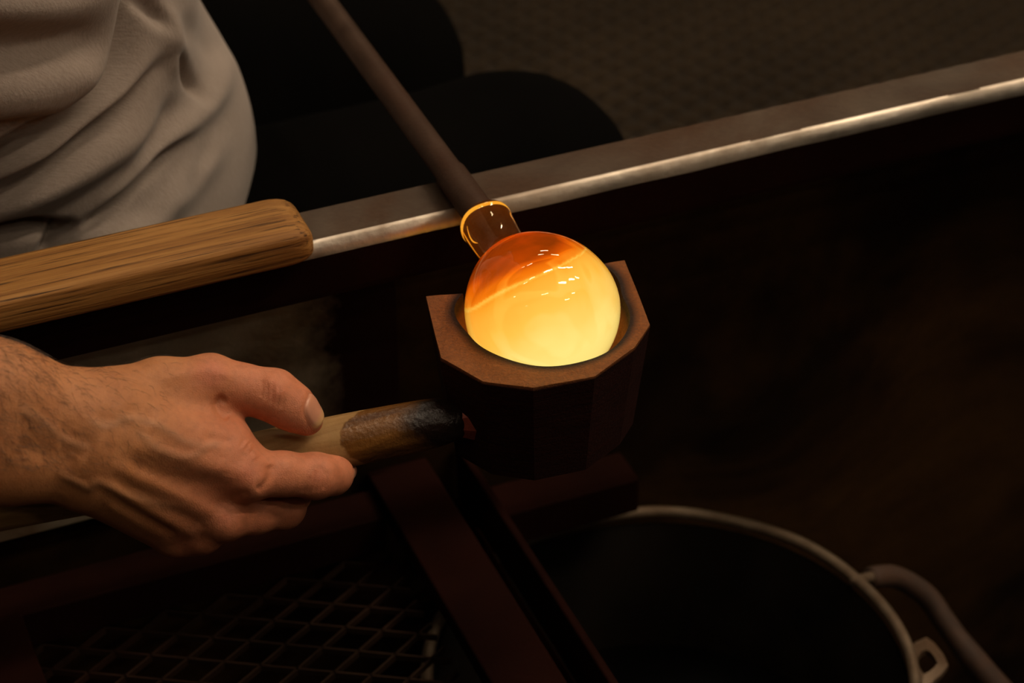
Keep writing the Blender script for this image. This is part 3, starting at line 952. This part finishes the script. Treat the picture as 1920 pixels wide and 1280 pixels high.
# veins
ridge([(95, 880), (140, 902), (165, 914), (185, 905), (240, 925), (300, 945), (345, 958)], .8, 9, isvein=True)
ridge([(150, 780), (200, 800), (245, 785), (300, 800), (350, 830), (400, 835)], .45, 9, isvein=True)
ridge([(250, 800), (290, 838), (350, 858), (395, 835), (430, 835)], .45, 9, isvein=True)
ridge([(30, 760), (90, 800), (130, 830), (180, 845)], .6, 9, isvein=True)
# hollow behind the wrist and dimples on the back of the hand
ridge([(105, 820), (140, 825), (180, 845)], -1.4, 28)
ridge([(195, 785), (225, 792)], -1.0, 17, taper=False)
ridge([(250, 770), (278, 778)], -1.0, 14, taper=False)
ridge([(395, 822), (425, 826)], -.9, 11, taper=False)
ridge([(30, 830), (90, 850), (150, 868)], -1.0, 22)
# thumb: tendon, knuckle wrinkles, crease at the web
ridge([(290, 715), (350, 700), (400, 695), (450, 712)], .7, 12)
ridge([(425, 745), (408, 757), (418, 775), (430, 786)], -1.6, 8)
for i, (x0, y0, x1, y1) in enumerate([(500, 712, 497, 752), (510, 715, 508, 760), (521, 722, 519, 766), (531, 733, 526, 768), (492, 712, 488, 745)]):
    ridge([(x0, y0), ((x0 + x1) / 2 + 3, (y0 + y1) / 2), (x1, y1)], -.45, 3.2)
ridge([(504, 716), (516, 722), (524, 735)], .9, 12, taper=False)
# index: knuckle wrinkles over the middle joint, crease before the joint
for (x0, y0, x1, y1) in [(600, 868, 588, 926), (592, 880, 576, 928), (606, 872, 598, 925), (582, 892, 566, 926), (612, 880, 606, 920)]:
    ridge([(x0, y0), ((x0 + x1) / 2 + 3, (y0 + y1) / 2), (x1, y1)], -.55, 3.4)
ridge([(506, 868), (508, 890), (498, 908), (480, 922)], -1.1, 8)
ridge([(525, 862), (540, 875)], .5, 12, taper=False)
ridge([(455, 830), (470, 845), (482, 862)], .6, 10)
for (x0, y0, x1, y1) in [(450, 838, 458, 822), (458, 846, 468, 828), (466, 852, 478, 836)]:
    ridge([(x0, y0), (x1, y1)], -.35, 3)
ridge([(470, 925), (440, 930), (425, 940)], -.8, 9)
# fine lengthwise lines over the back of the hand
for _ in range(70):
    x0 = RNG.uniform(60, 440); y0 = 700 + (x0 * .25) + RNG.uniform(0, 210)
    a = math.radians(RNG.uniform(5, 40)); L_ = RNG.uniform(14, 40)
    ridge([(x0, y0), (x0 + L_ * math.cos(a) / 2 + RNG.uniform(-2, 2), y0 + L_ * math.sin(a) / 2), (x0 + L_ * math.cos(a), y0 + L_ * math.sin(a))], RNG.uniform(-.22, .12), 3.0)
# skin tone: pinker toward fingers, thumb and knuckles
red = sstep(q[:, 0] + .25 * (q[:, 1] - 850), 230, 470) * .75
for (x0, y0, w_) in ((465, 890, 45), (420, 975, 40), (515, 735, 45), (595, 895, 40), (400, 700, 45), (350, 1020, 40)):
    red = np.maximum(red, .95 * np.exp(-((q[:, 0] - x0) ** 2 + (q[:, 1] - y0) ** 2) / w_ ** 2))
# nails
nail = np.zeros(len(P)); ntip = np.zeros(len(P))
def nail_at(center, ax_l, nrm, ln, wd):
    global nail, ntip, disp
    ax_l = np.array(ax_l, float); ax_l /= np.linalg.norm(ax_l)
    nrm = np.array(nrm, float); nrm -= ax_l * (nrm @ ax_l); nrm /= np.linalg.norm(nrm)
    b = np.cross(nrm, ax_l)
    r_ = P - center
    x, y, z_ = r_ @ ax_l / ln, r_ @ b / wd, r_ @ nrm
    d = (np.abs(x) ** 3.2 + np.abs(y) ** 3.2) ** (1 / 3.2)
    ok = (z_ > -5) & (z_ < 9) & (N @ nrm > -.1)
    val = np.where(ok, np.clip(1.5 - d, 0, 1), 0)
    nail = np.maximum(nail, val)
    ntip = np.where(ok & (val > .2), np.clip(.5 + .5 * x, 0, 1), ntip)
    disp += np.where(ok, -.55 * np.exp(-((d - 1.06) / .10) ** 2) + .25 * (1 - sstep(d, .8, 1.0)), 0)
tipc = J(576, 785, -18); tdir = tipc - J(550, 765, -18.5)
nail_at(tipc + np.array([1.5, 2.5, 3]), tdir + np.array([.0, -1.0, -2]), (.55, .62, .56), 7.2, 6.4)
itip = J(646, 881, 4)
nail_at(itip + np.array([2.0, -1, 0]), itip - J(624, 890, -9), (.75, -.35, .35), 6.0, 5.2)
P2 = P + N * disp[:, None]
P2 = relax(P2, Q, 1, .25)
me = fast_mesh('right_arm', cc2w(P2), Q)
attr(me, 'red', red); attr(me, 'nail', nail); attr(me, 'nailtip', ntip); attr(me, 'vein', veinm)
arm_o = obj('right_arm', me, M['skin'], person)
arm_o['label'] = 'bare right forearm and hand gripping the handle'

# sparse dark hairs on forearm and wrist
Nn = vnormals(P2, Q)
cand = np.where((q[:, 0] > -60) & (q[:, 0] < 330) & (q[:, 1] < 900) & (Nn[:, 2] > -.1))[0]
wgt = np.exp(-np.maximum(q[cand, 0] - 60, 0) / 90) * (q[cand, 1] < 880)
pick = RNG.choice(cand, 800, replace=False, p=wgt / wgt.sum())
bm = bmesh.new()
for i in pick:
    n_ = Nn[i]; d0 = np.array([.85, -.55, 0]) + RNG.normal(0, .35, 3)
    d0 -= n_ * (d0 @ n_); d0 /= np.linalg.norm(d0)
    L_ = RNG.uniform(3, 8)
    b_ = np.cross(n_, d0)
    pts = [P2[i] - n_ * .2, P2[i] + d0 * L_ * .4 + n_ * .9 + b_ * RNG.normal(0, .4), P2[i] + d0 * L_ + n_ * RNG.uniform(.1, 1.0) + b_ * RNG.normal(0, 1)]
    tube(bm, cc2w(np.array(pts)), [.00007, .00006, .00002], 3)
hair = obj('arm_hair', from_bm('arm_hair', bm), M['hair'], person)
tag(hair, 'sparse dark hair on forearm and wrist', kind='stuff')

# shirt
def S(u_, v_, z_): return w2cc(loc(u_, v_, z_))
xs = np.concatenate([grow(-265, -760, 1.6, 12)[::-1], np.arange(-265, -90, 1.4), grow(-90, 40, 1.6, 8)])
ys = np.concatenate([grow(20, -120, 1.6, 10)[::-1], np.arange(20, 180, 1.4), grow(180, 720, 1.6, 12)])
zs = np.concatenate([grow(-1370, -1900, 1.6, 14)[::-1], np.arange(-1370, -1160, 1.6), grow(-1160, -560, 1.6, 12)])
F2 = Field(xs, ys, zs)
D = F2.blank() + 40
def ell(F_, D, c0, c1, r1, r2, k, sq):
    F_.cone(D, c0, c1, r1, r2, k, None, margin=40)
# trunk as overlapping tubes from hip to hip so it is wide across the bench
for vv in (300, 370, 440):
    ell(F2, D, S(-178, vv, .62), S(-198, vv, .86), 112, 108, 40, None)
    ell(F2, D, S(-198, vv, .86), S(-250, vv, 1.22), 108, 106, 40, None)
ell(F2, D, S(-158, 330, .722), S(-158, 430, .722), 112, 112, 30, None)          # belly
ell(F2, D, S(-255, 215, 1.27), S(-255, 525, 1.27), 70, 70, 40, None)          # shoulders
sh_w = loc(-330, 235, 1.19); el_w = loc(-520, 70, .93)
ell(F2, D, S(-265, 225, 1.26), w2cc(sh_w + (el_w - sh_w) * .55), 72, 74, 30, None)   # right sleeve
ell(F2, D, S(-255, 530, 1.26), S(-120, 600, 1.05), 72, 70, 30, None)          # left sleeve
P, Q = F2.mesh(D)
P = relax(P, Q, 4)
N = vnormals(P, Q); q = to_px(P)
face = sstep(N[:, 2], -.25, .3)
disp = np.zeros(len(P)); veinm = np.zeros(len(P))
# big drape folds (valley = negative)
def fold(poly, amp, w):
    global disp
    pl = spline(np.array(poly, float), 40)
    m = (q[:, 0] > pl[:, 0].min() - 4 * w) & (q[:, 0] < pl[:, 0].max() + 4 * w) & (q[:, 1] > pl[:, 1].min() - 4 * w) & (q[:, 1] < pl[:, 1].max() + 4 * w)
    d, t = dpoly(q[m], pl)
    g = np.exp(-(d / w) ** 2) * face[m] * sstep(t, 0, .4) * (1 - sstep(t, .6, 1))
    disp[m] += amp * g
ridge([(255, -60), (248, 60), (215, 150), (140, 225), (40, 275), (-60, 330)], -16, 20, False)
ridge([(-120, 10), (60, 15), (150, 0), (210, -60)], 7, 50, False)
ridge([(-120, 190), (60, 175), (150, 140)], 7, 55, False)
ridge([(-120, 85), (40, 82), (140, 78)], -6, 42, False)
fold([(-120, 262), (20, 236), (130, 215)], -9, 15)
fold([(345, 70), (290, 130), (230, 200), (140, 275), (20, 348), (-160, 430)], -14, 12)
fold([(325, 60), (262, 140), (190, 205), (90, 275), (-120, 380)], 7, 18)
fold([(360, 110), (290, 215), (180, 300), (60, 365), (-140, 450)], 9, 30)
fold([(375, 245), (325, 272), (275, 322), (220, 375), (130, 450)], -14, 11)
fold([(370, 225), (290, 290), (215, 352), (120, 430)], 6, 17)
fold([(440, 230), (385, 300), (320, 380), (240, 470)], 6, 26)
fold([(400, 250), (365, 320), (330, 380)], -4, 15)
fold([(262, -40), (285, 15), (320, 70)], -8, 12)
fold([(325, 80), (350, 140), (385, 205)], -11, 10)
fold([(300, -10), (325, 80), (330, 170)], 6, 20)
fold([(335, 20), (385, 75), (430, 130)], -5, 22)
fold([(440, 70), (400, 180), (330, 245), (250, 300)], 6, 24)
fold([(330, 160), (295, 240), (245, 310)], -6, 18)
fold([(-60, 455), (40, 428), (150, 436)], -16, 14)
fold([(150, 410), (105, 450), (60, 510)], -14, 13)
fold([(110, 470), (200, 440), (330, 410)], 6, 22)
P2 = P + N * disp[:, None]
P2 = relax(P2, Q, 5, .5)
me = fast_mesh('shirt', cc2w(P2), Q)
sh = obj('shirt', me, M['shirt'], person); sh['label'] = 'creased grey-brown cotton shirt'

# trousers and shoes
lo = S(-420, 180, 0); 
xs = np.arange(-420, 420, 9.0); ys = np.arange(-640, 340, 9.0); zs = np.arange(-2250, -1150, 9.0)
F3 = Field(xs, ys, zs)
D = F3.blank() + 60
F3.cone(D, S(-190, 300, .615), S(-190, 460, .615), 100, 100, 30, margin=40)
for hip, knee, ank in ((S(-170, 292, .625), S(105, 292, .645), S(150, 300, .10)), (S(-170, 470, .625), S(68, 482, .64), S(90, 505, .10))):
    F3.cone(D, hip, knee, 92, 76, 30, margin=40)
    F3.cone(D, knee, ank, 70, 52, 24, margin=40)
P, Q = F3.mesh(D); P = relax(P, Q, 3)
tr = obj('trousers', fast_mesh('trousers', cc2w(P), Q), M['trousers'], person); tr['label'] = 'black work trousers'
for a in ((150, 300), (90, 505)):
    me_v = []
    bm = bmesh.new(); bmesh.ops.create_icosphere(bm, subdivisions=3, radius=1)
    for w_ in bm.verts:
        x, y, z_ = w_.co
        zz = max(z_, -.62) * .062 + .0385
        if x > 0: zz *= (1 - .35 * x)
        w_.co = Vector(loc(a[0] + 55 + x * 140, a[1] + y * 48 * (1 - .12 * (x < -.2)), zz))
    obj('shoe', from_bm('shoe', bm, True), M['shoe'], person)

# ------------------------------------------------------------------ quench bucket, chain, cloth
BK = (86, 19); BR = .1355; BZ = .50
bucket = empty('quench_bucket', loc(*BK, 0))
tag(bucket, 'steel water bucket with a body darkened for shade and a pale worn rim below the block', 'bucket')
cb = loc(*BK, 0)
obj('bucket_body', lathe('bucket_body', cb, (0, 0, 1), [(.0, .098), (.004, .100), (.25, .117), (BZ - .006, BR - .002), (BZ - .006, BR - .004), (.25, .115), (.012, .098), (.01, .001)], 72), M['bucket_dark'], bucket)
bm = bmesh.new()
tube(bm, [cb + np.array([BR * math.cos(t), BR * math.sin(t), BZ + .0006 * math.sin(9 * t)]) for t in np.linspace(0, 2 * math.pi, 120, endpoint=False)], .0036, 10, True)
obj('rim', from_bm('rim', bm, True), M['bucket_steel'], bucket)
obj('water', lathe('water', cb + np.array([0, 0, .40]), (0, 0, 1), [(0, .001), (0, .1245), (.002, .1245), (.002, .001)], 48), M['water'], bucket)
def at_z(px, py, z):
    r_ = ray(px, py); return CAM + r_ * (z - CAM[2]) / r_[2]
# bail: lug at the rim, bent rod hanging outside
ear = at_z(1600, 1092, BZ)
b0 = at_z(1612, 1086, .497); b1 = at_z(1640, 1080, .495)
bm = bmesh.new(); tube(bm, np.array([ear, b0, b1]), .0032, 8)
obj('lug', from_bm('lug', bm, True), M['bucket_steel'], bucket)
bpts = spline([at_z(1632, 1082, .495), at_z(1680, 1082, .485), at_z(1735, 1115, .47), at_z(1775, 1170, .455), at_z(1820, 1230, .44), at_z(1880, 1300, .42), at_z(1930, 1350, .40)], 40)
bm = bmesh.new(); tube(bm, bpts, np.interp(np.arange(40), [0, 22, 26, 39], [.0068, .0068, .0078, .0085]), 12)
obj('bail', from_bm('bail', bm, True), M['grip'], bucket)
# flat steel loop hanging on the bucket's outside
lp = [(1700, 1222), (1716, 1203), (1737, 1194), (1752, 1205), (1768, 1225), (1778, 1246), (1766, 1262), (1746, 1280), (1725, 1290), (1706, 1262)]
cen = np.mean(lp, 0)
bm = bmesh.new()
L0 = [at_z(a, b, .49) for a, b in lp]; L1 = [at_z(cen[0] + (a - cen[0]) * .48, cen[1] + (b - cen[1]) * .48, .492) for a, b in lp]
r0 = [bm.verts.new(p_) for p_ in L0]; r1 = [bm.verts.new(p_) for p_ in L1]
r2 = [bm.verts.new(p_ - np.array([0, 0, .004])) for p_ in L1]; r3 = [bm.verts.new(p_ - np.array([0, 0, .004])) for p_ in L0]
n = len(lp)
for A, Bq in ((r0, r1), (r1, r2), (r2, r3), (r3, r0)):
    for i in range(n): bm.faces.new((A[i], A[(i + 1) % n], Bq[(i + 1) % n], Bq[i]))
bmesh.ops.subdivide_edges(bm, edges=bm.edges[:], cuts=1, use_grid_fill=True, smooth=.5)
o = obj('hook_ring', from_bm('hook_ring', bm), M['bucket_steel'], bucket); o['label'] = 'pale flat steel ring beside the bucket rim'

# folded teal cloth on the far thigh
bm = bmesh.new()
gx = {}
for i in range(15):
    for j in range(11):
        a_, b_ = i / 14 - .5, j / 10 - .5
        h_ = .712 + .004 * math.sin(9 * a_ + 4 * b_) + .003 * math.sin(13 * b_) - .10 * (abs(b_) ** 2.2) - .03 * abs(a_) ** 3
        for k_, off in ((0, 0), (1, -.006)):
            gx[i, j, k_] = bm.verts.new(loc(45 + 60 * a_ * (1 + .08 * math.sin(7 * b_)), 528 + 90 * b_, h_ + off))
for i in range(14):
    for j in range(10):
        bm.faces.new((gx[i, j, 0], gx[i + 1, j, 0], gx[i + 1, j + 1, 0], gx[i, j + 1, 0]))
        bm.faces.new((gx[i, j, 1], gx[i, j + 1, 1], gx[i + 1, j + 1, 1], gx[i + 1, j, 1]))
for i in range(14):
    for j in (0, 10): bm.faces.new((gx[i, j, 0], gx[i, j, 1], gx[i + 1, j, 1], gx[i + 1, j, 0]))
for j in range(10):
    for i in (0, 14): bm.faces.new((gx[i, j, 0], gx[i, j + 1, 0], gx[i, j + 1, 1], gx[i, j, 1]))
tag(obj('cloth', from_bm('cloth', bm, True), M['teal']), 'small teal cloth lying on the dark trousers left of the blowpipe', 'cloth')
